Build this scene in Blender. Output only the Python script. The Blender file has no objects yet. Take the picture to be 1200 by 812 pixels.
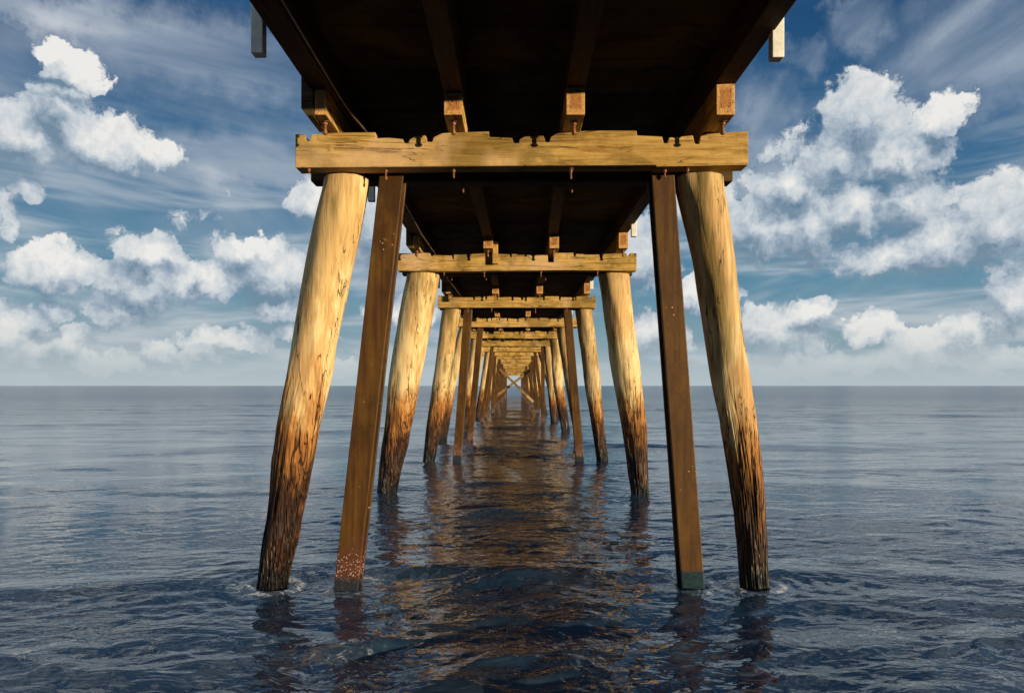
import bpy, bmesh, math, random
import numpy as np
from mathutils import Vector
random.seed(7); rng = np.random.default_rng(11)
C = bpy.context.scene.collection
scene = bpy.context.scene
F, VX, HY, EYE = 870.0, 602.0, 452.0, 1.86        # focal length, vanishing point, horizon (photo pixels), eye above water
SUN_AZ, SUN_EL = 52.0, 2.9                        # degrees right of straight behind the viewer, above the sea
def wx(px, d): return (px - VX) / F * d
def wz(py, d): return EYE + (HY - py) / F * d

# ------------------------------------------------------------------ node helpers
def new_mat(name):
    m = bpy.data.materials.new(name); m.use_nodes = True
    nt = m.node_tree; nt.nodes.clear()
    return m, nt
class N:
    def __init__(s, nt): s.nt = nt
    def node(s, t, **kw):
        n = s.nt.nodes.new(t)
        for k, v in kw.items(): setattr(n, k, v)
        return n
    def put(s, sock, v):
        if isinstance(v, bpy.types.NodeSocket): s.nt.links.new(v, sock)
        else: sock.default_value = v
    def math(s, op, a, b=0.0, c=None, clamp=False):
        n = s.node('ShaderNodeMath', operation=op, use_clamp=clamp)
        s.put(n.inputs[0], a); s.put(n.inputs[1], b)
        if c is not None: s.put(n.inputs[2], c)
        return n.outputs[0]
    def vec(s, op, a, b=(0, 0, 0), scale=None):
        n = s.node('ShaderNodeVectorMath', operation=op)
        s.put(n.inputs[0], a)
        if op not in ('LENGTH', 'SCALE'): s.put(n.inputs[1], b)
        if scale is not None: s.put(n.inputs['Scale'], scale)
        return n.outputs['Value'] if op in ('LENGTH', 'DOT_PRODUCT') else n.outputs[0]
    def noise(s, v, scale, detail=4, rough=.5, dist=0.0, dim='3D', w=None, color=False, typ=None):
        n = s.node('ShaderNodeTexNoise', noise_dimensions=dim)
        if typ: n.noise_type = typ
        s.put(n.inputs['Vector'], v)
        n.inputs['Scale'].default_value = scale; n.inputs['Detail'].default_value = detail
        n.inputs['Roughness'].default_value = rough; n.inputs['Distortion'].default_value = dist
        if w is not None: s.put(n.inputs['W'], w)
        return n.outputs['Color'] if color else n.outputs[0]
    def ramp(s, f, stops, interp='LINEAR'):
        n = s.node('ShaderNodeValToRGB'); n.color_ramp.interpolation = interp
        el = n.color_ramp.elements
        while len(el) < len(stops): el.new(.5)
        for e, (p, c) in zip(el, stops):
            e.position = p; e.color = (*c, 1) if len(c) == 3 else c
        s.put(n.inputs[0], f); return n.outputs[0]
    def sm(s, x, a, b, t0=0.0, t1=1.0):
        n = s.node('ShaderNodeMapRange', interpolation_type='SMOOTHSTEP')
        s.put(n.inputs['Value'], x)
        n.inputs['From Min'].default_value = a; n.inputs['From Max'].default_value = b
        n.inputs['To Min'].default_value = t0; n.inputs['To Max'].default_value = t1
        return n.outputs[0]
    def mix(s, f, a, b, mode='MIX'):
        n = s.node('ShaderNodeMix', data_type='RGBA', blend_type=mode)
        s.put(n.inputs[0], f)
        s.put(n.inputs[6], (*a, 1) if isinstance(a, tuple) else a)
        s.put(n.inputs[7], (*b, 1) if isinstance(b, tuple) else b)
        return n.outputs[2]
    def xyz(s, v):
        n = s.node('ShaderNodeSeparateXYZ'); s.put(n.inputs[0], v); return n.outputs
    def comb(s, x, y, z=0.0):
        n = s.node('ShaderNodeCombineXYZ')
        for i, q in enumerate((x, y, z)): s.put(n.inputs[i], q)
        return n.outputs[0]
    def bump(s, h, dist, strength=1.0, normal=None):
        n = s.node('ShaderNodeBump'); s.put(n.inputs['Height'], h)
        n.inputs['Distance'].default_value = dist; s.put(n.inputs['Strength'], strength)
        if normal is not None: s.put(n.inputs['Normal'], normal)
        return n.outputs[0]
    def bsdf(s, color, rough=.7, normal=None, **kw):
        b = s.node('ShaderNodeBsdfPrincipled'); o = s.node('ShaderNodeOutputMaterial')
        s.put(b.inputs['Base Color'], (*color, 1) if isinstance(color, tuple) else color)
        s.put(b.inputs['Roughness'], rough)
        if normal is not None: s.put(b.inputs['Normal'], normal)
        for k, v in kw.items(): s.put(b.inputs[k], v)
        s.nt.links.new(b.outputs[0], o.inputs[0]); return b

def wood_coords(n, axis):
    tc = n.node('ShaderNodeTexCoord').outputs['Object']
    oi = n.node('ShaderNodeObjectInfo').outputs['Random']
    off = n.math('MULTIPLY', oi, 37.0)
    p = n.vec('ADD', tc, n.comb(off, n.math('MULTIPLY', off, 1.7), n.math('MULTIPLY', off, .6)))
    sc = {'X': (.07, 1, 1), 'Y': (1, .07, 1), 'Z': (1, 1, .07)}[axis]
    g = n.vec('MULTIPLY', p, sc)
    return tc, p, g, oi

def sawn_wood(name, axis, pale, mid, dark, crack=.5, moss=.35, bump=.006, endgrain=False, rough=.8):
    m, nt = new_mat(name); n = N(nt)
    tc, p, g, oi = wood_coords(n, axis)
    grain = n.noise(g, 22, 6, .65, .6)
    fine = n.noise(g, 90, 3, .6)
    blotch = n.noise(p, 2.3, 4, .55, .5)
    col = n.ramp(grain, [(.30, dark), (.47, mid), (.66, pale)])
    col = n.mix(n.sm(blotch, .50, .72, 0, moss), col, tuple(c * .62 + .004 for c in (mid[0] * .8, mid[1] * 1.02, mid[2] * .7)))
    b2 = n.noise(p, 5.1, 3, .6, .3)
    col = n.mix(n.sm(b2, .58, .75, 0, .55), col, dark)
    cr = n.math('ABSOLUTE', n.math('SUBTRACT', n.noise(g, 9, 3, .5, .8), .5))
    crk = n.math('MULTIPLY', n.sm(cr, .0, .010, 1, 0), n.sm(blotch, .42, .55, 0, 1))
    col = n.mix(n.math('MULTIPLY', crk, crack), col, tuple(c * .12 for c in dark))
    vo = n.node('ShaderNodeTexVoronoi'); n.put(vo.inputs['Vector'], n.vec('MULTIPLY', p, {'X': (.5, 1, 1), 'Y': (1, .5, 1), 'Z': (1, 1, .5)}[axis])); vo.inputs['Scale'].default_value = 3.2
    knot = n.sm(vo.outputs['Distance'], .07, .16, 1, 0)
    col = n.mix(n.math('MULTIPLY', knot, .75), col, tuple(c * .3 for c in dark))
    col = n.mix(n.sm(oi, 0, 1, 0, .25), col, dark)
    if axis == 'X':
        st = n.noise(n.vec('MULTIPLY', p, (.8, 1, 1)), 1.7, 5, .62, .6)
        col = n.mix(n.sm(st, .44, .60, 0, .80), col, n.mix(.68, col, (.085, .055, .008)))
        col = n.mix(n.sm(n.noise(p, 1.1, 3, .5), .55, .66, 0, .55), col, (.62, .42, .24) if pale[0] > .3 else col)
    if endgrain:     # sawn ends: reddish rotted heart inside a paler rim, seen on the faces that look along the timber
        gx, gy, gz = n.xyz(n.node('ShaderNodeTexCoord').outputs['Generated'])
        nx, ny, nz = n.xyz(n.node('ShaderNodeNewGeometry').outputs['Normal'])
        ef = n.sm(n.math('ABSOLUTE', ny), .8, .9)
        ex = n.math('ABSOLUTE', n.math('SUBTRACT', gx, .5)); ez = n.math('ABSOLUTE', n.math('SUBTRACT', gz, .54))
        wob = n.math('MULTIPLY', n.math('SUBTRACT', n.noise(p, 40, 3, .6), .5), .12)
        heart = n.math('MULTIPLY', .60, n.sm(n.math('ADD', n.math('MAXIMUM', ex, n.math('MULTIPLY', ez, .98)), wob), .24, .40, 1, 0))
        hc = n.ramp(n.noise(p, 95, 3, .7), [(.35, (.10, .026, .006)), (.6, (.30, .085, .016)), (.75, (.46, .19, .05))])
        rim = n.ramp(n.noise(p, 60, 3, .6), [(.35, (.42, .21, .07)), (.65, (.62, .36, .13))])
        ecol = n.mix(heart, rim, hc)
        col = n.mix(ef, col, ecol)
    h = n.math('ADD', n.math('MULTIPLY', grain, .8), n.math('MULTIPLY', fine, .25))
    h = n.math('SUBTRACT', h, n.math('MULTIPLY', crk, .9))
    h = n.math('ADD', h, n.math('MULTIPLY', n.noise(p, 6, 3, .6), .9))
    n.bsdf(col, rough, n.bump(h, bump * 1.7, 1.0), **{'Specular IOR Level': .2})
    return m

def pile_wood(name):
    """weathered round timber: silvery straw above, tan and split in the splash zone, wet near the sea"""
    m, nt = new_mat(name); n = N(nt)
    tc, p, g, oi = wood_coords(n, 'Z')
    z = n.xyz(tc)[2]
    grain = n.noise(g, 26, 6, .62, .5)
    wide = n.noise(n.vec('MULTIPLY', p, (1, 1, .25)), 3.4, 4, .55, .6)
    edge = n.noise(n.vec('MULTIPLY', p, (1, 1, .28)), 9, 4, .6, .3)
    zz = n.math('ADD', z, n.math('MULTIPLY', n.math('SUBTRACT', edge, .5), 1.5))
    zz = n.math('ADD', zz, n.math('MULTIPLY', n.math('SUBTRACT', oi, .5), .3))
    top = n.ramp(grain, [(.27, (.17, .095, .030)), (.45, (.46, .29, .105)), (.65, (.66, .45, .18))])
    pale = n.ramp(grain, [(.25, (.34, .22, .08)), (.42, (.66, .49, .22)), (.62, (.88, .70, .38))])
    band = n.math('MULTIPLY', n.sm(zz, 1.2, 1.9), n.sm(zz, 2.9, 2.1))
    top = n.mix(n.math('MULTIPLY', n.sm(n.math('ADD', wide, n.math('MULTIPLY', band, .17)), .52, .66), .92), top, pale)
    pk = n.ramp(wide, [(.34, (.56, .29, .14)), (.5, (.52, .36, .17))])
    top = n.mix(.35, top, pk)
    mossy = n.sm(n.noise(n.vec('MULTIPLY', p, (1, 1, .2)), 4.2, 3, .5), .53, .66)
    top = n.mix(n.math('MULTIPLY', mossy, .75), top, (.17, .125, .028))
    tan = n.ramp(grain, [(.3, (.13, .042, .009)), (.5, (.38, .155, .034)), (.7, (.56, .28, .075))])
    wet = n.ramp(grain, [(.34, (.008, .003, .0015)), (.52, (.040, .013, .005)), (.72, (.20, .070, .018))])
    col = n.mix(n.sm(zz, 1.25, 1.85), tan, top)
    col = n.mix(n.sm(zz, .60, 1.45), wet, col)
    col = n.mix(n.sm(oi, .1, 1, 0, .45), col, n.mix(.5, col, (.10, .055, .02)))
    # long drying splits running with the grain, widest in the splash zone
    pc = n.vec('ADD', n.vec('MULTIPLY', p, (1, 1, .045)), n.vec('SCALE', n.vec('SUBTRACT', n.noise(n.vec('MULTIPLY', p, (1, 1, .3)), 6, 3, .6, color=True), (.5, .5, .5)), scale=.05))
    def splits(scale, w0, w1, thr):
        cr = n.math('ABSOLUTE', n.math('SUBTRACT', n.noise(pc, scale, 2, .45), .5))
        k = n.math('SUBTRACT', 1.0, n.math('DIVIDE', cr, n.sm(z, .3, 2.2, w0, w1)), clamp=True)
        brk = n.noise(n.vec('MULTIPLY', p, (1, 1, .17)), 6, 3, .55)
        return n.math('MULTIPLY', k, n.sm(n.math('ADD', brk, n.sm(z, .8, 2.5, .18, -.04)), thr, thr + .05))
    crk = n.math('MAXIMUM', splits(11, .046, .010, .47), splits(24, .062, .008, .50))
    col = n.mix(n.math('MULTIPLY', crk, .93), col, (.014, .006, .003))
    slime = n.sm(n.math('ADD', z, n.math('MULTIPLY', n.math('SUBTRACT', edge, .5), .35)), .08, .30, 1, 0)
    col = n.mix(slime, col, (.006, .005, .004))
    h = n.math('SUBTRACT', n.math('MULTIPLY', grain, .7), n.math('MULTIPLY', crk, 1.8))
    h = n.math('ADD', h, n.math('MULTIPLY', n.noise(g, 100, 3, .6), .22))
    rough = n.sm(z, .25, .9, .42, .85)
    n.bsdf(col, rough, n.bump(h, .012, .95), **{'Specular IOR Level': .3})
    return m

def post_paint(name, foot):
    m, nt = new_mat(name); n = N(nt)
    tc, p, g, oi = wood_coords(n, 'Z')
    z = n.xyz(tc)[2]
    a = n.noise(n.vec('MULTIPLY', p, (1, 1, .3)), 6, 5, .6, .3)
    col = n.ramp(a, [(.3, (.058, .024, .003)), (.55, (.092, .043, .005)), (.75, (.125, .062, .008))])
    rust = n.noise(p, 30, 5, .65)
    col = n.mix(n.sm(rust, .57, .70, 0, .7), col, (.12, .035, .010))
    run = n.noise(n.vec('MULTIPLY', p, (1, 1, .035)), 30, 4, .6)
    col = n.mix(n.sm(run, .44, .66, 0, .75), col, (.045, .016, .005))
    bl = n.noise(n.vec('MULTIPLY', p, (1, 1, .5)), 2.2, 5, .7, .4)
    col = n.mix(n.sm(bl, .44, .62, 0, .75), col, (.034, .014, .003))
    vo = n.node('ShaderNodeTexVoronoi'); n.put(vo.inputs['Vector'], p); vo.inputs['Scale'].default_value = 21
    chip = n.math('MULTIPLY', n.sm(vo.outputs['Distance'], .10, .16, 1, 0), n.sm(n.noise(p, 3.2, 2), .60, .66))
    col = n.mix(chip, col, (.50, .33, .17))
    nz = n.math('ADD', z, n.math('MULTIPLY', n.math('SUBTRACT', n.noise(p, 11, 4, .7), .5), .5))
    h = n.math('MULTIPLY', rust, .4)
    if foot == 'barnacles':
        low = n.sm(nz, .22, .50, 1, 0)
        col = n.mix(n.math('MULTIPLY', low, .8), col, (.085, .028, .016))
        v2 = n.node('ShaderNodeTexVoronoi'); n.put(v2.inputs['Vector'], n.vec('ADD', p, n.vec('SCALE', n.noise(p, 40, 3, .6, color=True), scale=.02))); v2.inputs['Scale'].default_value = 52
        sp = n.math('MULTIPLY', n.sm(v2.outputs['Distance'], .22, .34, 1, 0), n.sm(n.math('ADD', nz, n.math('MULTIPLY', n.noise(p, 23, 2), .5)), .45, .62, 1, 0))
        col = n.mix(sp, col, (.46, .33, .26)); h = n.math('ADD', h, n.math('MULTIPLY', sp, 1.2))
        col = n.mix(n.sm(nz, .02, .12, 1, 0), col, (.015, .02, .028))
    else:
        tz = n.math('ADD', z, n.math('MULTIPLY', n.math('SUBTRACT', n.noise(p, 16, 5, .7), .5), .13))
        col = n.mix(n.sm(tz, .13, .18, 1, 0), col, n.ramp(rust, [(.3, (.002, .010, .014)), (.7, (.006, .032, .042))]))
    n.bsdf(col, n.sm(rust, .3, .7, .42, .62), n.bump(h, .004, .7), **{'Specular IOR Level': .25})
    return m

M = {}
GOLD = ((.68, .46, .16), (.46, .28, .075), (.13, .068, .014))
M['beam'] = sawn_wood('weathered_beam_wood', 'X', *GOLD, crack=.7, moss=.55)
M['brace'] = sawn_wood('weathered_brace_wood', 'X', (.36, .25, .11), (.24, .15, .06), (.10, .05, .015))
M['batten'] = sawn_wood('weathered_batten_wood', 'Z', *GOLD)
M['corbel'] = sawn_wood('weathered_corbel_wood', 'Y', *GOLD, endgrain=True)
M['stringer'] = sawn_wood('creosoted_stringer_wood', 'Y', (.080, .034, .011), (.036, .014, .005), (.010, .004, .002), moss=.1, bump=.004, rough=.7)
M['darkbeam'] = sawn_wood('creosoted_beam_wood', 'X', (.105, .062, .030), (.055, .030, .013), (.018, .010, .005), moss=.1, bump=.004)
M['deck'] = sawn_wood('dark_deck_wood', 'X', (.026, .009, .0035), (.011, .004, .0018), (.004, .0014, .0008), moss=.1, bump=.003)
M['pile'] = pile_wood('weathered_pile_wood')
M['post_l'] = post_paint('brown_post_barnacled', 'barnacles')
M['post_r'] = post_paint('brown_post_teal_foot', 'teal')
M['post'] = post_paint('brown_post_weathered', 'barnacles')
def simple(name, c1, c2, scale, rough, metal=0.0, bump=.002, sp=.4):
    m, nt = new_mat(name); n = N(nt)
    p = n.node('ShaderNodeTexCoord').outputs['Object']
    f = n.noise(p, scale, 5, .65)
    n.bsdf(n.ramp(f, [(.35, c1), (.68, c2)]), rough, n.bump(f, bump, .8), **{'Metallic': metal, 'Specular IOR Level': sp})
    return m
M['rust'] = simple('rusty_iron', (.10, .035, .014), (.34, .15, .07), 60, .7, .25)
M['paint'] = simple('white_painted_timber', (.60, .58, .50), (.80, .79, .72), 14, .55)
M['cable'] = simple('black_cable_sheath', (.05, .035, .028), (.16, .09, .06), 30, .5)

# ------------------------------------------------------------------ mesh helpers
class MB:
    def __init__(s): s.v = []; s.f = []; s.smooth = False
    def box(s, x0, x1, y0, y1, z0, z1):
        b = len(s.v)
        s.v += [(x, y, z) for z in (z0, z1) for y in (y0, y1) for x in (x0, x1)]
        s.f += [tuple(b + i for i in q) for q in ((0, 2, 3, 1), (4, 5, 7, 6), (0, 1, 5, 4), (2, 6, 7, 3), (0, 4, 6, 2), (1, 3, 7, 5))]
    def skew(s, A, B, w, z0, z1):
        """beam along Y from (xa,ya) to (xb,yb), width w"""
        b = len(s.v); h = w / 2
        for z in (z0, z1):
            s.v += [(A[0] - h, A[1], z), (A[0] + h, A[1], z), (B[0] - h, B[1], z), (B[0] + h, B[1], z)]
        s.f += [tuple(b + i for i in q) for q in ((0, 2, 3, 1), (4, 5, 7, 6), (0, 1, 5, 4), (2, 6, 7, 3), (0, 4, 6, 2), (1, 3, 7, 5))]
    def prism(s, poly, y0, y1):
        """polygon in XZ extruded along Y (poly counter-clockwise seen from -Y)"""
        b = len(s.v); k = len(poly)
        s.v += [(x, y0, z) for x, z in poly] + [(x, y1, z) for x, z in poly]
        s.f.append(tuple(b + i for i in range(k)))
        s.f.append(tuple(b + k + i for i in reversed(range(k))))
        for i in range(k):
            j = (i + 1) % k
            s.f.append((b + i, b + k + i, b + k + j, b + j))
    def tube(s, pts, rad, n=8, cap=True):
        b = len(s.v); pts = [Vector(p) for p in pts]; R = rad if hasattr(rad, '__len__') else [rad] * len(pts)
        for i, p in enumerate(pts):
            t = (pts[min(i + 1, len(pts) - 1)] - pts[max(i - 1, 0)]).normalized()
            u = t.cross(Vector((0, 0, 1)) if abs(t.z) < .9 else Vector((1, 0, 0))).normalized(); w = t.cross(u)
            for k in range(n):
                a = 2 * math.pi * k / n
                s.v.append(tuple(p + u * math.cos(a) * R[i] + w * math.sin(a) * R[i]))
        for i in range(len(pts) - 1):
            for k in range(n):
                k2 = (k + 1) % n
                s.f.append((b + i * n + k, b + i * n + k2, b + (i + 1) * n + k2, b + (i + 1) * n + k))
        if cap:
            s.f.append(tuple(b + k for k in reversed(range(n)))); s.f.append(tuple(b + (len(pts) - 1) * n + k for k in range(n)))
    def build(s, name, mat, parent=None, loc=(0, 0, 0), bevel=0.0, smooth=False, label=None):
        me = bpy.data.meshes.new(name)
        L = Vector(loc)
        me.from_pydata([tuple(Vector(v) - L) for v in s.v], [], s.f); me.update()
        bm = bmesh.new(); bm.from_mesh(me); bmesh.ops.recalc_face_normals(bm, faces=bm.faces); bm.to_mesh(me); bm.free()
        me.materials.append(mat)
        o = bpy.data.objects.new(name, me); C.objects.link(o); o.location = L
        if parent: attach(o, parent)
        if smooth:
            for p in me.polygons: p.use_smooth = True
        if bevel:
            md = o.modifiers.new('bevel', 'BEVEL'); md.width = bevel; md.segments = 2; md.limit_method = 'ANGLE'; md.angle_limit = math.radians(40)
        if label: o['label'] = label
        return o
def wloc(o):
    v = Vector(o.location)
    while o.parent: o = o.parent; v += Vector(o.location)
    return v
def attach(o, parent):
    p = wloc(parent); w = Vector(o.location)
    o.parent = parent; o.location = w - p

# smooth 3-D value noise in numpy for real surface relief
_T = rng.random((64, 64, 64)).astype(np.float32)
def vnoise(x, y, z):
    xi, yi, zi = (np.floor(a).astype(int) for a in (x, y, z))
    fx, fy, fz = x - xi, y - yi, z - zi
    fx, fy, fz = (t * t * (3 - 2 * t) for t in (fx, fy, fz))
    r = 0
    for dx in (0, 1):
        for dy in (0, 1):
            for dz in (0, 1):
                w = (fx if dx else 1 - fx) * (fy if dy else 1 - fy) * (fz if dz else 1 - fz)
                r = r + w * _T[(xi + dx) & 63, (yi + dy) & 63, (zi + dz) & 63]
    return r

# ------------------------------------------------------------------ the pier
pier = bpy.data.objects.new('pier', None); C.objects.link(pier); pier.location = (0.08, 6.95, 0)
pier['label'] = 'long weathered timber pier on leaning piles, seen from underneath, running out to sea'
pier['category'] = 'pier'
NB = 24
D = [6.6 + 6.0 * i for i in range(NB)]
ZB, ZT = EYE + 1.95, EYE + 2.253                  # underside and top of the cap beams
SZ = [EYE + 2.47, EYE + 2.44, EYE + 2.486, EYE + 2.515]   # underside of the four stringer lines
ZD = EYE + 2.80                                    # underside of the deck boards
base = [-1.61, -.49, .56, 1.77]
SX = {0: [-1.61, -.504, .515, 1.765], 1: [-1.61, -.42, .665, 1.80], 2: [-1.61, -.45, .637, 1.80], 3: [-1.60, -.54, .47, 1.78]}
for i in range(4, NB): SX[i] = [b + random.uniform(-.06, .06) for b in base]
SW = [.18, .16, .16, .17]

# piles ---------------------------------------------------------------
def pile(d, prof, nseg, nang, seed, yc=None, lean=0.0):
    """prof: list of (z, left x, right x) from top down; round pile with splits and swellings"""
    Yc = d + .35 if yc is None else yc
    pz = np.array([p[0] for p in prof][::-1]); cx = np.array([(p[1] + p[2]) / 2 for p in prof][::-1]); rr = np.array([(p[2] - p[1]) / 2 for p in prof][::-1])
    zs = np.linspace(-1.2, ZB - .012, nseg)
    X = np.interp(zs, pz, cx); R = np.interp(zs, pz, rr)
    if zs[0] < pz[0]:
        s = (cx[-1] - cx[0]) / (pz[-1] - pz[0]); low = zs < pz[0]; X[low] = cx[0] + (zs[low] - pz[0]) * s
    k = np.ones(9) / 9 if nseg > 100 else np.ones(1)
    pad = len(k) // 2
    X = np.convolve(np.pad(X, pad, 'edge'), k, 'valid') if pad else X
    # keep straight extrapolation at the ends
    if pad: X[:pad + 1] = np.interp(zs[:pad + 1], zs[pad + 1:pad + 12], X[pad + 1:pad + 12]) if False else X[:pad + 1]
    A = np.linspace(0, 2 * np.pi, nang, endpoint=False)
    Z, T = np.meshgrid(zs, A, indexing='ij')
    Rg = R[:, None] * np.ones_like(T)
    ca, sa = np.cos(T), np.sin(T); s = seed * 7.3
    Rg = Rg * (1 + .05 * (vnoise(ca * 1.1 + s + 9, sa * 1.1 + s + 5, Z * 1.1 + s + 20) - .5) * 2)
    wet = np.clip((2.1 - Z) / 1.3, .08, 1)
    cn = vnoise(ca * 5 + s + 20, sa * 5 + 15, Z * .55 + 40 + s) * .65 + vnoise(ca * 10 + s, sa * 10 + 30, Z * 1.1 + 11) * .35
    crack = np.clip(1 - np.abs(cn - .5) / .035, 0, 1)
    Rg -= .021 * crack * wet
    rid = vnoise(ca * 12 + 30 + s, sa * 12 + 30, Z * 2.4 + 3)
    Rg += .017 * (rid - .5) * wet
    lump = vnoise(ca * 2.2 + s + 3, sa * 2.2 + s + 12, Z * 2.6 + 8); Rg += .028 * (lump - .5)
    X = X + (.05 if seed > 6 else .022) * (vnoise(zs * .9 + s, zs * 0 + 3.3, zs * 0 + s) - .5)
    Rg[-1] *= .975
    XX = X[:, None] + Rg * ca; YY = Yc + (Z - 1.9) * lean + Rg * sa
    V = np.stack([XX, YY, Z], -1).reshape(-1, 3)
    n0 = len(V)
    tx = X[-1]; tr = min(.13, R[-1] * .62)
    tv = []
    for zz in (ZB - .012, ZT - .03):
        for a in A: tv.append((tx + tr * math.cos(a), Yc + min(.14, tr) * math.sin(a), zz))
    V = np.concatenate([V, np.array(tv), [[tx, Yc, ZT - .03]]])
    F_ = []
    i = np.arange(nseg - 1)[:, None]; j = np.arange(nang)[None, :]; j2 = (j + 1) % nang
    F_ = np.stack([i * nang + j, i * nang + j2, (i + 1) * nang + j2, (i + 1) * nang + j], -1).reshape(-1, 4).tolist()
    for q in range(nang):
        r = (q + 1) % nang
        F_.append(((nseg - 1) * nang + q, (nseg - 1) * nang + r, n0 + r, n0 + q))
        F_.append((n0 + q, n0 + r, n0 + nang + r, n0 + nang + q))
        F_.append((n0 + nang + q, n0 + nang + r, n0 + 2 * nang))
    ox = float(np.interp(0, zs, X)); me = bpy.data.meshes.new('pile')
    V = V - np.array([ox, Yc, 0]); me.from_pydata(V.tolist(), [], F_); me.update()
    me.polygons.foreach_set('use_smooth', [True] * len(me.polygons))
    me.materials.append(M['pile'])
    o = bpy.data.objects.new('pile', me); C.objects.link(o); o.location = (ox, Yc, 0); attach(o, pier)
    return o

def edges(d, rows): return [(wz(y, d), wx(l, d), wx(r, d)) for y, l, r in rows]
p1l = edges(6.85, [(200, 378, 430), (212, 377, 430), (276, 363, 419), (340, 350.5, 405), (404, 340, 391), (438, 334, 386), (501, 321, 370), (573, 312, 357), (644, 302, 341), (692, 296, 331)])
p1r = edges(6.85, [(197, 791, 850), (215, 793, 851), (303, 814, 865), (370, 826, 873), (436, 836, 882), (500, 848, 890), (560, 858, 898), (600, 864, 901), (640, 868, 903), (690, 873, 905)])
p2l = edges(12.85, [(322, 476, 515), (345, 471, 511), (400, 461, 499), (450, 455, 490), (500, 450, 482), (540, 444, 472), (582, 440, 463)])
p2r = edges(12.85, [(320, 702, 738), (380, 710, 744), (440, 719, 752), (500, 730, 759), (540, 736, 761), (582, 741, 762)])
p3l = edges(18.85, [(362, 518, 540), (440, 507, 528), (500, 499, 517), (541, 495, 509)])
p3r = edges(18.85, [(362, 674, 694), (440, 684, 703), (500, 694, 709), (541, 700, 713)])
first = {0: (p1l, p1r), 1: (p2l, p2r), 2: (p3l, p3r)}
for b in range(NB):
    for s in (0, 1):
        if b in first: prof = first[b][s]
        else:
            sg = (-1, 1)[s]; tx = sg * 1.66 + .09 + random.uniform(-.13, .13); bx = sg * 2.23 + .02 + random.uniform(-.26, .26)
            rt = random.uniform(.17, .26); rb = random.uniform(.13, .18); bend = random.uniform(-.12, .12)
            prof = [(ZB, tx - rt, tx + rt), (1.9, (tx + bx) / 2 + bend - (rt + rb) / 2 - .01, (tx + bx) / 2 + bend + (rt + rb) / 2 + .01), (0, bx - rb, bx + rb)]
        res = [(520, 190), (300, 110), (200, 72)][b] if b < 3 else ((90, 40) if b < 7 else (40, 24))
        pile(D[b], prof, *res, seed=b * 2 + s + 1)

# posts ---------------------------------------------------------------
def post(d, xt, xb, w, right):
    """rolled-section post: front flange, web and rear flange, leaning like the piles"""
    Yc = d + .35; z0, z1 = -1.2, ZT - .06
    s = (xt - xb) / (ZB - 0.0); x = lambda z: xb + s * z
    m = MB(); t = .034; dp = .115
    ang = math.atan(s)
    def sec(a0, a1, y0, y1):
        b = len(m.v)
        for z in (z0, z1):
            for yy in (y0, y1):
                for a in (a0, a1): m.v.append((x(z) + a / math.cos(ang), Yc + yy, z))
        m.f.extend(tuple(b + i for i in q) for q in ((0, 2, 3, 1), (4, 5, 7, 6), (0, 1, 5, 4), (2, 6, 7, 3), (0, 4, 6, 2), (1, 3, 7, 5)))
    h = w / 2
    sec(-h, h, -dp, -dp + t); sec(-h, h, dp - t, dp); sec(-.05, .05, -dp + t - .002, dp - t + .002)
    return m.build('post', (M['post_r'] if right else M['post_l']) if d < 7 else M['post'], pier, (xb, Yc, 0), bevel=.008,
                   label=('brown post with a teal foot at the waterline' if right and d < 7 else 'brown post with pale barnacles on its foot' if d < 7 else None))
post(D[0], -1.125, -1.545, .222, False); post(D[0], 1.375, 1.655, .21, True)
post(D[2], -1.16, -1.44, .21, False); post(D[2], 1.37, 1.68, .20, True)
post(D[3], -1.12, -1.47, .20, False)
for b in (5, 6, 7, 8, 9, 10, 12, 13, 14, 15, 17, 18, 20):
    post(D[b], -1.15 + random.uniform(-.12, .12), -1.46 + random.uniform(-.2, .2), random.uniform(.16, .23), False)
for b in (5, 6, 7, 9, 10, 11, 12, 14, 15, 16, 17, 19, 20):
    post(D[b], 1.33 + random.uniform(-.12, .12), 1.62 + random.uniform(-.2, .2), random.uniform(.16, .23), True)

# cap beams -------------------------------------------------------------
def bolt(parent, x, y, ztop, ln, r=.009):
    m = MB()
    m.tube([(x, y, ztop + .02), (x, y, ztop - ln)], r, 8)
    m.tube([(x, y, ztop + .001), (x, y, ztop - .008)], r * 2.7, 14)
    m.tube([(x, y, ztop - .012), (x, y, ztop - .034)], r * 1.85, 6)
    if ln > .1: m.tube([(x, y, ztop - ln + .028), (x, y, ztop - ln + .008)], r * 1.7, 6)
    return m.build('bolt', M['rust'], parent, (x, y, ztop))
T1 = [(346, 157), (357, 158), (359, 165), (363, 165.5), (365, 157.5), (390, 155.6), (440, 155), (440.6, 162), (455, 161.4), (472, 163), (473.5, 167.5), (478, 168), (480, 163.5), (486, 160), (499, 158.7), (500.5, 166), (506, 166.5), (508, 161), (514, 158), (520, 155.5), (573, 154), (573.6, 160.5), (600, 161.5), (602, 167.5), (607.5, 168), (609, 163), (615, 160), (637, 158.8), (639.5, 166.5), (643.5, 166.8), (645, 161), (650, 157.5), (660, 154.5), (700, 153), (746, 153), (746.7, 158.6), (776, 160), (778, 167.8), (782, 168), (784, 161.2), (800, 160), (812, 158.4), (814.5, 168.5), (819, 169), (821, 159.5), (830, 157), (850, 155.2), (877, 153.5)]
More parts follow.
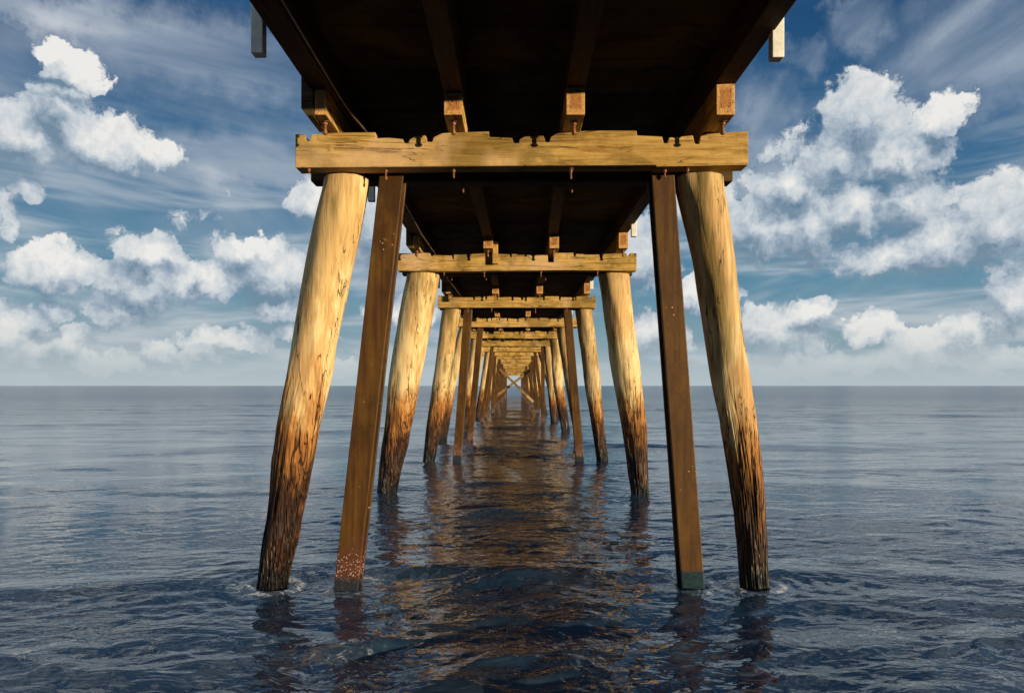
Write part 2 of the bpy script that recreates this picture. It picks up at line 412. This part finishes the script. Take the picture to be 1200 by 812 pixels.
def beam_poly(b, x0, x1):
    if b == 0:
        d = D[0]
        top = [(wx(x, d), wz(y, d)) for x, y in T1]
        bot = [(x0, wz(196.6, d)), (wx(560, d), wz(194.8, d)), (wx(768, d), wz(193.6, d)), (wx(769, d), wz(195.4, d)), (x1, wz(193.4, d))]
        return bot + top[::-1]
    r = random.Random(b * 5 + 2); x = x0; top = [(x0, ZT - .004)]; z = ZT
    while x < x1 - .3:
        ln = r.uniform(.18, .5); x2 = min(x + ln, x1 - .16)
        top.append((x2, z + r.uniform(-.012, .004)))
        w = r.uniform(.025, .055); dpt = r.uniform(.04, .10)
        if b == 1 and abs(x2 - .55) < .2: w, dpt = .10, .12
        top += [(x2 + .004, z - dpt), (x2 + w, z - dpt - .004)]
        z = ZT + r.choice((-.035, -.015, 0, 0, .004)); top.append((x2 + w + .006, z)); x = x2 + w + .006
    top.append((x1, ZT + r.uniform(-.01, .004)))
    bot = [(x0, ZB), ((x0 * 2 + x1) / 3, ZB + r.uniform(-.015, .01)), ((x0 + 2 * x1) / 3, ZB + r.uniform(-.015, .012)), (x1, ZB)]
    return bot + top[::-1]
ENDS = {0: (wx(346, 6.6), wx(877, 6.6)), 1: (wx(466, 12.6), wx(746, 12.6)), 2: (wx(513, 18.6), wx(698, 18.6))}
BOLTX = (-1.15, -.54, .515, 1.36)
for b in range(NB):
    x0, x1 = ENDS.get(b, (-1.93 + random.uniform(-.2, .2), 2.08 + random.uniform(-.2, .2)))
    y0 = D[b]
    m = MB(); m.prism(beam_poly(b, x0, x1), y0, y0 + .20)
    cb = m.build('cap_beam', M['beam'], pier, ((x0 + x1) / 2, y0 + .1, (ZB + ZT) / 2), bevel=.007)
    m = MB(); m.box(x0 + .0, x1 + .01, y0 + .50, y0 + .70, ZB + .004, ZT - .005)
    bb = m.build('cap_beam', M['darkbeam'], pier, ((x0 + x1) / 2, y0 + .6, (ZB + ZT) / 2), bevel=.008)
    if b < 5:
        for k, xx in enumerate(BOLTX):
            bolt(cb, xx + (.0 if b == 0 else random.uniform(-.08, .08)), y0 + .08, ZB + .003, .085 + random.uniform(-.01, .03))
            bolt(bb, xx + .05, y0 + .60, ZB + .006, .085)
    if b == 0:
        bolt(cb, wx(352, 6.65) + .08, y0 + .04, ZB + .001, .05); bolt(cb, wx(806, 6.65), y0 + .06, ZB + .005, .05)
    # corbels on the beam
    for k, xx in enumerate(SX[b]):
        w = .155 if k else .10
        cxx = xx if k else xx
        m = MB(); m.box(cxx - w / 2, cxx + w / 2, y0 - .42, y0 + 1.10, ZT + .001, SZ[k] - .002)
        co = m.build('corbel', M['corbel'], pier, (cxx, y0 + .35, ZT), bevel=.006)
        if b < 5: bolt(co, cxx + (.0, -.01, .0, .02)[k], y0 - .26, ZT + .003, .115, .013)
    if b < 8:
        m = MB(); m.prism([(-1.765, ZT + .05), (-1.72, ZT - .01), (-1.664, ZT - .012), (-1.664, SZ[0] + .16), (-1.765, SZ[0] + .16)], y0 - .44, y0 - .02)
        m.build('splice_plate', M['darkbeam'], pier, (-1.71, y0 - .2, ZT), bevel=.006)
# stringers ---------------------------------------------------------------
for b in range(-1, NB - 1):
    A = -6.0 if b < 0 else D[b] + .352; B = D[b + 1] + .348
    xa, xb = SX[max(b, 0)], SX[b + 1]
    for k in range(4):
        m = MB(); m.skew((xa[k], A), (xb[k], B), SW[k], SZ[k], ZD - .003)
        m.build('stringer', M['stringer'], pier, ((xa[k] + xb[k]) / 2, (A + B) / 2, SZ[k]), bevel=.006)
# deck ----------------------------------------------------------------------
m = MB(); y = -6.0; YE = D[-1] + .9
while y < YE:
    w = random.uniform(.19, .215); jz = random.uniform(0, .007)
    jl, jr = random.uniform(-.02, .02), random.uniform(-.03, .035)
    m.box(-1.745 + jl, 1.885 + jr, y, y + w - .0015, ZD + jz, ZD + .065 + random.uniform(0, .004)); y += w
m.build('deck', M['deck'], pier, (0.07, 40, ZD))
# railing ---------------------------------------------------------------------
rest = MB(); YK = [5.30 + 2.1 * k for k in range(-3, 61)]
for s, xc in ((0, -1.82), (1, 1.875)):
    for q, yy in enumerate(YK):
        hw = .042; dz = EYE + 2.355 - (.03 if s else 0)
        inner = (xc + hw, -1.70) if s == 0 else (xc - hw, 1.855)
        if q < 50:
            m = MB(); m.box(xc - hw, xc + hw, yy - .045, yy + .045, dz, ZD + 1.12)
            o = m.build('rail_post', M['paint'], pier, (xc, yy, dz), bevel=.005)
        else: rest.box(xc - hw, xc + hw, yy - .045, yy + .045, dz, ZD + 1.12)
    for nm, z0, z1 in (('handrail', ZD + 1.122, ZD + 1.165), ('mid_rail', ZD + .58, ZD + .64)):
        m = MB()
        if nm == 'handrail': m.box(xc - .07, xc + .07, -6, YE, z0, z1)
        else:
            xi = xc + .044 if s == 0 else xc - .044 - .04
            m.box(xi, xi + .04, -6, YE, z0, z1)
        m.build(nm, M['paint'], pier, (xc, 40, z0), bevel=.004)
rest.build('rail_post', M['paint'], pier, (0, 120, ZD))['kind'] = 'stuff'
# cross braces far down the pier, batten at the second bent -------------------------
def brace(d, A, B, y0, w=.20, t=.06):
    a, b_ = Vector((A[0], 0, A[1])), Vector((B[0], 0, B[1])); u = (b_ - a).normalized(); v = Vector((-u.z, 0, u.x)) * w / 2
    poly = [a - v, b_ - v, b_ + v, a + v]
    m = MB(); m.prism([(p.x, p.z) for p in poly], d + y0, d + y0 + t)
    m.build('cross_brace', M['brace'], pier, ((A[0] + B[0]) / 2, d + y0, (A[1] + B[1]) / 2), bevel=.005)
d = D[9]
brace(d, (wx(581, d), wz(428, d)), (wx(625, d), wz(471, d)), .04)
brace(d, (wx(626, d), wz(430, d)), (wx(578, d), wz(467, d)), .64)
m = MB(); m.box(wx(577, 12.5), wx(583.5, 12.5), 12.5, 12.598, wz(309, 12.5), wz(283, 12.5))
m.build('batten', M['batten'], pier, (-.31, 12.55, 3.9), bevel=.004)

# the loose cable slung under the deck
pts = []
key = [(-6, -1.44, 2.40), (3, -1.44, 2.41), (4.6, -1.444, 2.405), (6.0, -1.446, 2.40), (6.3, -1.40, 2.33), (6.55, -1.325, 2.272), (6.9, -1.31, 2.268), (7.32, -1.31, 2.262), (9.2, -1.345, 2.25), (11.0, -1.37, 2.25), (12.55, -1.36, 2.272), (13.3, -1.35, 2.268)]
for i in range(2, NB): key += [(D[i] - 3, -1.36 + random.uniform(-.03, .03), 2.24), (D[i] - .02, -1.35, 2.275), (D[i] + .72, -1.35, 2.272)]
ky = [k[0] for k in key]; ys = np.concatenate([np.linspace(-6, 14, 90), np.linspace(14.2, D[-1], 260)])
xs = np.interp(ys, ky, [k[1] for k in key]); zs = np.interp(ys, ky, [k[2] for k in key])
m = MB(); m.tube([(x, y, EYE + z) for x, y, z in zip(xs, ys, zs)], .0085, 8)
cab = m.build('cable', M['cable'], None, (-1.4, 6, EYE + 2.3), smooth=True)
cab['label'] = 'thin dark cable slung under the deck along the left side of the pier'; cab['category'] = 'cable'

# ------------------------------------------------------------------ the sea
def sea():
    rs = [1.2]
    while rs[-1] < 30000:
        r = rs[-1]; rs.append(r * (1.0048 if r < 40 else 1.0048 + min(.03, (r - 40) / 4000)))
    r = np.array(rs, dtype=np.float64)
    a = np.concatenate([np.linspace(-.80, .80, 900), np.linspace(.80, 2 * math.pi - .80, 130)[1:-1]])
    R, A = np.meshgrid(r, a, indexing='ij')
    X = R * np.sin(A); Y = R * np.cos(A); Z = np.zeros_like(X)
    dr = np.gradient(r)[:, None] * np.ones_like(X)
    wr = random.Random(3)
    sg = lambda t: 1 / (1 + np.exp(-t))
    under = np.exp(-((X - .1) / (2.6 + .01 * Y)) ** 4)                       # choppy among the piles
    near = sg((8.4 + .22 * np.minimum(X, 0) - Y) / .7)                       # broken water inside the swell line
    left = sg(-(X + 2.9) / .7)
    chop = .30 - .15 * left * sg((34 - Y) / 6)
    chop = chop + (1.0 - chop) * under * .9
    chop = chop + (.66 - chop) * near * (1 - .35 * left) * (1 - under)
    chop = chop * (.62 + .76 * vnoise(X * .35 + 3.3, Y * .6 + 7.7, X * 0 + .5)) * (.75 + .5 * vnoise(X * 1.3 + 31.3, Y * 2.2 + 17.7, X * 0 + .5))
    chop = np.clip(chop, .08, 1.25)
    warp = [(vnoise(X * f + o, Y * f * 1.3 + o * 2, X * 0 + o) - .5) * g for f, o, g in ((.45, 5.5, 5.0), (1.3, 9.1, 3.4), (3.1, 2.7, 2.2))]
    modn = [vnoise(X * f + o, Y * f * 1.5 + o, X * 0 + o * .3) for f, o in ((.3, 1.7), (.8, 4.2), (2.0, 8.8))]
    modn = [np.clip((q - .25) * 2.0, .1, 1.6) for q in modn]
    lam = .15
    for i in range(78):
        lam = .15 * (1.058 ** i) * wr.uniform(.94, 1.06)
        oct_ = 2 if lam < .6 else (1 if lam < 2 else 0)
        th = math.radians(wr.gauss(6, 30 if lam < 1 else 18))
        if lam > 3: th = math.radians(wr.gauss(4, 10))
        k = 2 * math.pi / lam
        slope = .062 if lam < .5 else (.047 if lam < 1.2 else (.018 if lam < 2.5 else .009))
        amp = .92 * slope / k * wr.uniform(.6, 1.3)
        fade = np.clip((lam / dr - 2.5) / 3.0, 0, 1)
        ph = k * (X * math.sin(th) - Y * math.cos(th)) + wr.uniform(0, 6.28) + warp[oct_] * wr.uniform(.5, 1.3)
        e = np.exp(1.1 * (np.sin(ph) - 1)) * 1.6 - .75                       # peaked crests, flat troughs
        Z += amp * fade * (chop * modn[oct_] if lam < 3 else .55 + .45 * chop) * e * 1.25
    # the low swell crest that wraps round the first pair of piles, and the one nearer
    n = (vnoise(X * .8 + 9, Y * .8 + 2, X * 0 + 3.5) - .5)
    c1 = 7.55 - .06 * np.abs(X) ** 1.5 * np.where(X < 0, 1.6, .55) + n * .5
    Z += .046 * np.exp(-((Y - c1) / np.where(Y < c1, .27, .45)) ** 2) * np.clip(1.15 - np.abs(X + .0) / 9, 0, 1) * (R < 60)
    c2 = 5.25 + .03 * X + n * .7
    Z += .022 * np.exp(-((Y - c2) / .26) ** 2) * (R < 60)
    # rings thrown back from the piles standing in the water
    for b in range(5):
        for px_ in (first[b][0][-1], first[b][1][-1]) if b in first else (((0, -2.3, -2.1)), ((0, 2.1, 2.4))):
            qx = (px_[1] + px_[2]) / 2; q = np.hypot(X - qx, Y - D[b] - .35)
            Z += .012 * np.exp(-np.clip(q - .16, 0, 9) / .32) * np.sin(q * 34 + b) * (q < 2.2) * np.clip(6 / D[b], .3, 1)
    Z -= 0.0
    V = np.stack([X, Y, Z], -1).reshape(-1, 3).astype(np.float32)
    nr, na = X.shape
    i = np.arange(nr - 1)[:, None]; j = np.arange(na)[None, :]; j2 = (j + 1) % na
    Fq = np.stack([i * na + j, (i + 1) * na + j, (i + 1) * na + j2, i * na + j2], -1).reshape(-1, 4)
    me = bpy.data.meshes.new('water')
    V = np.concatenate([V, [[0, 0, 0]]]).astype(np.float32)
    tri = np.stack([np.full(na, len(V) - 1), np.arange(na), (np.arange(na) + 1) % na], -1)
    me.vertices.add(len(V)); me.vertices.foreach_set('co', V.ravel())
    loops = np.concatenate([Fq.ravel(), tri.ravel()]).astype(np.int32)
    me.loops.add(len(loops)); me.loops.foreach_set('vertex_index', loops)
    me.polygons.add(len(Fq) + na)
    st = np.concatenate([np.arange(len(Fq)) * 4, len(Fq) * 4 + np.arange(na) * 3]).astype(np.int32)
    me.polygons.foreach_set('loop_start', st)
    me.update(calc_edges=True); me.validate()
    me.polygons.foreach_set('use_smooth', np.ones(len(me.polygons), dtype=bool))
    at = me.attributes.new('chop', 'FLOAT', 'POINT'); at.data.foreach_set('value', np.append(chop.ravel(), .5).astype(np.float32))
    fo = np.zeros_like(X)
    for row in (first[0][0][-1], first[0][1][-1], (0, -1.66, -1.43), (0, 1.54, 1.77)):
        qx = (row[1] + row[2]) / 2; q = np.hypot(X - qx, (Y - 6.95)); fo = np.maximum(fo, np.exp(-((q - .24) / .16) ** 2) * .74 + np.exp(-((q - .60) / .34) ** 2) * .32)
    fo = np.maximum(fo, .78 * np.exp(-((Y - c1 - .05) / .10) ** 2) * sg((X - 3.4) / .4))
    fo = np.maximum(fo, .95 * np.exp(-((X - 3.15) / .22) ** 2 - ((Y - 4.72) / .16) ** 2))
    fo = np.maximum(fo, .50 * near * np.clip(vnoise(X * .9 + 4, Y * 1.1 + 8, X * 0 + 2.2) - .35, 0, 1) * 2.1)
    at = me.attributes.new('froth', 'FLOAT', 'POINT'); at.data.foreach_set('value', np.append(fo.ravel(), 0).astype(np.float32))
    o = bpy.data.objects.new('water', me); C.objects.link(o); o['kind'] = 'structure'
    m, nt = new_mat('sea_water'); n = N(nt)
    p = n.node('ShaderNodeTexCoord').outputs['Object']
    def attr(nm):
        a_ = n.node('ShaderNodeAttribute'); a_.attribute_name = nm; return a_.outputs['Fac']
    ch, fr = attr('chop'), attr('froth')
    px, py, pz = n.xyz(p)
    st1 = n.vec('MULTIPLY', p, (.42, 1, 1))
    wob = n.vec('SCALE', n.vec('SUBTRACT', n.noise(p, 1.1, 3, .6, color=True), (.5, .5, .5)), scale=.55)
    st2 = n.vec('ADD', st1, wob)
    far = n.noise(n.vec('MULTIPLY', p, (.30, 1, 1)), .55, 6, .66, .3)
    fin = n.noise(st2, 8.0, 2, .5, .3)
    mic = n.noise(n.vec('ADD', n.vec('MULTIPLY', p, (.7, 1, 1)), wob), 22, 1, .5, .2)
    b1 = n.bump(far, .30, n.sm(py, 12, 60, .05, 1))
    b2 = n.bump(fin, .028, n.math('MULTIPLY', ch, .9), b1)
    b3 = n.bump(mic, .0030, ch, b2)
    foamn = n.noise(n.vec('ADD', p, wob), 9, 7, .78, .8)
    lace = n.math('ABSOLUTE', n.math('SUBTRACT', n.noise(n.vec('ADD', p, n.vec('SCALE', wob, scale=.6)), 6.5, 4, .6), .5))
    foam = n.math('MULTIPLY', n.sm(n.math('ADD', fr, n.math('MULTIPLY', n.math('SUBTRACT', foamn, .5), 1.3)), .52, .80), n.sm(lace, .0, .055, 1, .12))
    murk = n.noise(p, .8, 2, .5)
    col = n.mix(n.math('MULTIPLY', foam, .8), n.mix(n.sm(murk, .3, .7), (.018, .044, .080), (.026, .040, .060)), (.72, .74, .74))
    n.bsdf(col, n.math('ADD', n.sm(n.vec('LENGTH', p), 8, 140, .025, .18), n.math('MULTIPLY', foam, .5)), b3, **{'IOR': 1.38, 'Specular IOR Level': .7})
    me.materials.append(m)
sea()

# ------------------------------------------------------------------ sky, sun, camera
EXPO = 0.35
def sky():
    w = bpy.data.worlds.new('World'); scene.world = w; w.use_nodes = True
    nt = w.node_tree; nt.nodes.clear(); n = N(nt)
    dirv = n.node('ShaderNodeTexCoord').outputs['Generated']
    x, y, z = n.xyz(dirv)
    az = n.math('ARCTAN2', x, y); el = n.math('ARCSINE', z)
    K = 8.7                                                     # 1 unit = roughly a hundredth of the photo's 870 px focal length
    P = n.comb(n.math('MULTIPLY', az, K), n.math('MULTIPLY', el, K))
    def ae(px, py):
        v = Vector(((px - VX) / F, 1, (HY - py) / F)).normalized()
        return math.atan2(v.x, v.y) * K, math.asin(v.z) * K
    # cumulus field: soft union of puffs, its edges broken by fractal turbulence
    g = bpy.data.node_groups.new('cumulus_field', 'ShaderNodeTree')
    g.interface.new_socket('P', in_out='INPUT', socket_type='NodeSocketVector'); g.interface.new_socket('W', in_out='INPUT', socket_type='NodeSocketVector')
    g.interface.new_socket('D', in_out='OUTPUT', socket_type='NodeSocketFloat'); g.interface.new_socket('S', in_out='OUTPUT', socket_type='NodeSocketFloat')
    q = N(g); gi = g.nodes.new('NodeGroupInput'); go = g.nodes.new('NodeGroupOutput')
    Pi = gi.outputs[0]
    Pw = q.vec('ADD', Pi, gi.outputs[1])
    puffs = [  # px, py, rx, ry
        (72, 132, 46, 38), (25, 162, 56, 34), (115, 168, 70, 30), (165, 184, 45, 22), (78, 66, 40, 12), (88, 90, 44, 11), (30, 214, 26, 15), (5, 245, 20, 22),
        (62, 318, 62, 28), (178, 300, 46, 24), (165, 333, 66, 26), (140, 366, 46, 20), (298, 296, 48, 24), (322, 325, 70, 34), (238, 332, 60, 24), (330, 362, 44, 20),
        (12, 388, 46, 30), (60, 360, 28, 12), (78, 400, 36, 20), (35, 412, 52, 16), (188, 410, 22, 11), (236, 416, 34, 13), (125, 424, 44, 10), (217, 440, 15, 7), (282, 396, 70, 13), (350, 392, 44, 13), (40, 443, 50, 8),
        (1012, 140, 52, 48), (985, 185, 48, 30), (1060, 182, 60, 30), (1098, 140, 38, 24),
        (895, 268, 74, 46), (950, 268, 62, 44), (1005, 248, 48, 36), (1062, 234, 44, 32), (1105, 285, 76, 36), (1172, 262, 60, 50), (1050, 302, 84, 26), (930, 218, 64, 28),
        (912, 388, 58, 34), (958, 360, 27, 13), (1020, 384, 40, 17), (1012, 424, 84, 17), (1088, 398, 48, 16), (1142, 384, 46, 19), (1105, 414, 84, 18), (1186, 348, 36, 38), (925, 430, 90, 14), (1180, 425, 64, 13),
        (455, 275, 60, 60), (470, 372, 40, 24), (372, 240, 34, 32), (748, 300, 44, 50), (770, 390, 44, 28), (812, 240, 50, 40), (820, 345, 50, 20), (390, 432, 60, 11)]
    acc = None
    for px, py, rx, ry in puffs:
        c = ae(px, py); sc = 1 / (1 + ((px - VX) / F) ** 2)
        sx, sy = 100 / (rx * max(sc, .72)), 100 / ry
        nd = q.node('ShaderNodeVectorMath', operation='MULTIPLY_ADD'); q.put(nd.inputs[0], Pw)
        nd.inputs[1].default_value = (sx, sy, 0); nd.inputs[2].default_value = (-c[0] * sx, -c[1] * sy, 0)
        ln = q.vec('LENGTH', nd.outputs[0])
        acc = ln if acc is None else q.math('SMOOTH_MIN', acc, ln, .22)
    acc = q.math('SUBTRACT', 1.0, acc)
    # elsewhere round the sky: open cumulus of the same kind
    far = q.noise(q.vec('MULTIPLY', Pi, (.42, .75, 0)), 1.0, 2, .5, 0, '2D')
    far = q.math('MULTIPLY', q.math('SUBTRACT', far, .49), 5.0)
    pp = q.xyz(Pi)
    outside = q.math('MAXIMUM', q.sm(q.math('ABSOLUTE', pp[0]), 5.4, 6.4), q.sm(pp[1], 3.6, 4.6))
    far = q.math('SUBTRACT', q.math('ADD', far, outside), 1.0)
    acc = q.math('MAXIMUM', acc, far)
    fb = q.noise(Pw, 5.0, 4, .62, 0, '2D')
    out = q.math('ADD', acc, q.math('MULTIPLY', q.math('SUBTRACT', fb, .41), .78))
    g.links.new(out, go.inputs[0]); g.links.new(acc, go.inputs[1])
    wv = n.vec('SCALE', n.vec('SUBTRACT', n.noise(P, 2.7, 5, .60, 0, '2D', color=True), (.5, .5, .5)), scale=.46)
    def field(off):
        nd = n.node('ShaderNodeGroup'); nd.node_tree = g
        n.put(nd.inputs[0], P if off is None else n.vec('ADD', P, off)); n.put(nd.inputs[1], wv); return nd.outputs
    f0 = field(None); f1 = field((.09, .24, 0))
    d0 = f0[0]
    soft = n.math('SUBTRACT', f0[1], f1[1]); hard = n.math('SUBTRACT', f0[0], f1[0])   # thins upward -> sunlit crown, thickens upward -> grey base
    under = n.sm(soft, .1, -.4)
    al = n.math('DIVIDE', n.math('ADD', d0, .03), n.math('ADD', .22, n.math('MULTIPLY', under, .40)), clamp=True)
    alpha = n.sm(al, 0, 1)
    lit = n.math('ADD', n.math('MULTIPLY', soft, .30), n.math('MULTIPLY', hard, .46))
    Pel = n.math('MULTIPLY', el, 57.2958)
    # clear sky
    nish = n.node('ShaderNodeTexSky', sky_type='NISHITA'); nish.sun_disc = False
    nish.sun_elevation = math.radians(SUN_EL); nish.sun_rotation = math.radians(180 - SUN_AZ)
    nish.ozone_density = 3.0; nish.dust_density = .6; nish.air_density = 1.2
    grad = n.ramp(n.math('DIVIDE', Pel, 60.0), [(0, (.40, .49, .52)), (.035, (.27, .40, .46)), (.12, (.095, .255, .375)), (.26, (.022, .120, .265)), (.42, (.010, .064, .172)), (.58, (.045, .15, .32)), (1, (.05, .16, .34))])
    clear = n.mix(.10, grad, n.vec('SCALE', nish.outputs[0], scale=.25))
    # high streaked cloud
    Pr = n.node('ShaderNodeMapping'); Pr.inputs['Rotation'].default_value = (0, 0, math.radians(14)); n.put(Pr.inputs['Vector'], P)
    Pl = n.node('ShaderNodeMapping'); Pl.inputs['Rotation'].default_value = (0, 0, math.radians(-24)); n.put(Pl.inputs['Vector'], P)
    side = n.sm(x, -.1, .25)
    mv = n.node('ShaderNodeMix', data_type='VECTOR'); n.put(mv.inputs[0], side); n.put(mv.inputs[4], Pr.outputs[0]); n.put(mv.inputs[5], Pl.outputs[0])
    S = mv.outputs[1]
    ci = n.noise(n.vec('MULTIPLY', S, (.38, 1.05, 1)), .70, 5, .56, .45, '2D')
    ci2 = n.noise(n.vec('MULTIPLY', S, (.22, 1.0, 1)), .45, 2, .5, .4, '2D')
    hi = n.sm(Pel, 3, 12)
    cir = n.math('MULTIPLY', n.math('MULTIPLY', n.sm(ci, .36, .64), n.sm(ci2, .34, .54)), n.math('MULTIPLY', hi, .92))
    low = n.noise(n.vec('MULTIPLY', P, (.35, 2.2, 1)), 1.1, 4, .6, .3, '2D')
    lowm = n.math('MULTIPLY', n.sm(low, .36, .60), n.sm(Pel, 8, 23, .80, 0))
    wsp = None
    for px, py, rx, ry in ((230, 66, 190, 60), (1155, 55, 120, 80), (892, 140, 50, 62), (946, 66, 30, 26), (90, 24, 150, 34), (270, 180, 130, 44), (1010, 25, 40, 40)):
        c = ae(px, py); nd = n.node('ShaderNodeVectorMath', operation='MULTIPLY_ADD'); n.put(nd.inputs[0], n.vec('ADD', P, n.vec('SCALE', wv, scale=1.4)))
        nd.inputs[1].default_value = (100 / rx, 100 / ry, 0); nd.inputs[2].default_value = (-c[0] * 100 / rx, -c[1] * 100 / ry, 0)
        ln = n.vec('LENGTH', nd.outputs[0]); wsp = ln if wsp is None else n.math('SMOOTH_MIN', wsp, ln, .3)
    wsp = n.math('MULTIPLY', n.sm(wsp, 1.1, .2), n.sm(ci, .30, .58, .25, 1))
    cir = n.math('MAXIMUM', n.math('MULTIPLY', cir, .28), n.math('MULTIPLY', wsp, .85))
    ccol = n.mix(n.sm(ci, .5, .72), (.34, .41, .50), (.66, .69, .73))
    skyc = n.mix(lowm, clear, n.ramp(low, [(.42, (.24, .35, .45)), (.66, (.52, .57, .61))]))
    skyc = n.mix(cir, skyc, ccol)
    # cumulus shading
    body = n.sm(d0, .05, .75)
    tone = n.math('ADD', n.math('MULTIPLY', lit, 1.0), n.math('SUBTRACT', .40, n.math('MULTIPLY', body, .10)))
    det = n.noise(P, 7.0, 4, .6, .3, '2D')
    tone = n.math('ADD', tone, n.math('MULTIPLY', n.math('SUBTRACT', det, .5), .68))
    cum = n.ramp(tone, [(.0, (.17, .26, .35)), (.28, (.33, .41, .50)), (.54, (.54, .60, .65)), (1.0, (.84, .83, .80))])
    hz = n.sm(Pel, 0, 6, .85, 0)
    cum = n.mix(hz, cum, (.50, .56, .575))
    skyc = n.mix(alpha, skyc, cum)
    skyc = n.mix(n.sm(Pel, .1, 3.2, .92, 0), skyc, (.45, .53, .56))
    skyc = n.mix(n.sm(z, -.02, 0, 1, 0), skyc, (.05, .07, .09))
    bg = n.node('ShaderNodeBackground'); n.put(bg.inputs[0], n.vec('SCALE', skyc, scale=10 / 2 ** EXPO)); bg.inputs[1].default_value = .1
    o = n.node('ShaderNodeOutputWorld'); nt.links.new(bg.outputs[0], o.inputs[0])
    w.cycles.sampling_method = 'NONE'
sky()
L = bpy.data.lights.new('sun', 'SUN'); L.energy = 5.0; L.angle = math.radians(.5); L.color = (1.0, .80, .52)
so = bpy.data.objects.new('sun', L); C.objects.link(so)
az, el = math.radians(SUN_AZ), math.radians(SUN_EL)
so.rotation_euler = Vector((math.sin(az) * math.cos(el), -math.cos(az) * math.cos(el), math.sin(el))).to_track_quat('Z', 'Y').to_euler()
cam = bpy.data.cameras.new('camera'); co = bpy.data.objects.new('camera', cam); C.objects.link(co)
co.location = (0, 0, EYE); co.rotation_euler = (math.radians(90), 0, 0)
cam.sensor_width = 36; cam.lens = 36 * F / 1200; cam.shift_x = -(VX - 600) / 1200; cam.shift_y = (HY - 406) / 1200
cam.clip_start = .05; cam.clip_end = 60000; scene.camera = co
vs = scene.view_settings; vs.view_transform = 'Standard'; vs.look = 'None'; vs.gamma = 1; vs.exposure = EXPO; vs.use_curve_mapping = False
scene.cycles.max_bounces = 6; scene.cycles.use_denoising = True; scene.cycles.adaptive_threshold = .02; scene.cycles.caustics_reflective = False
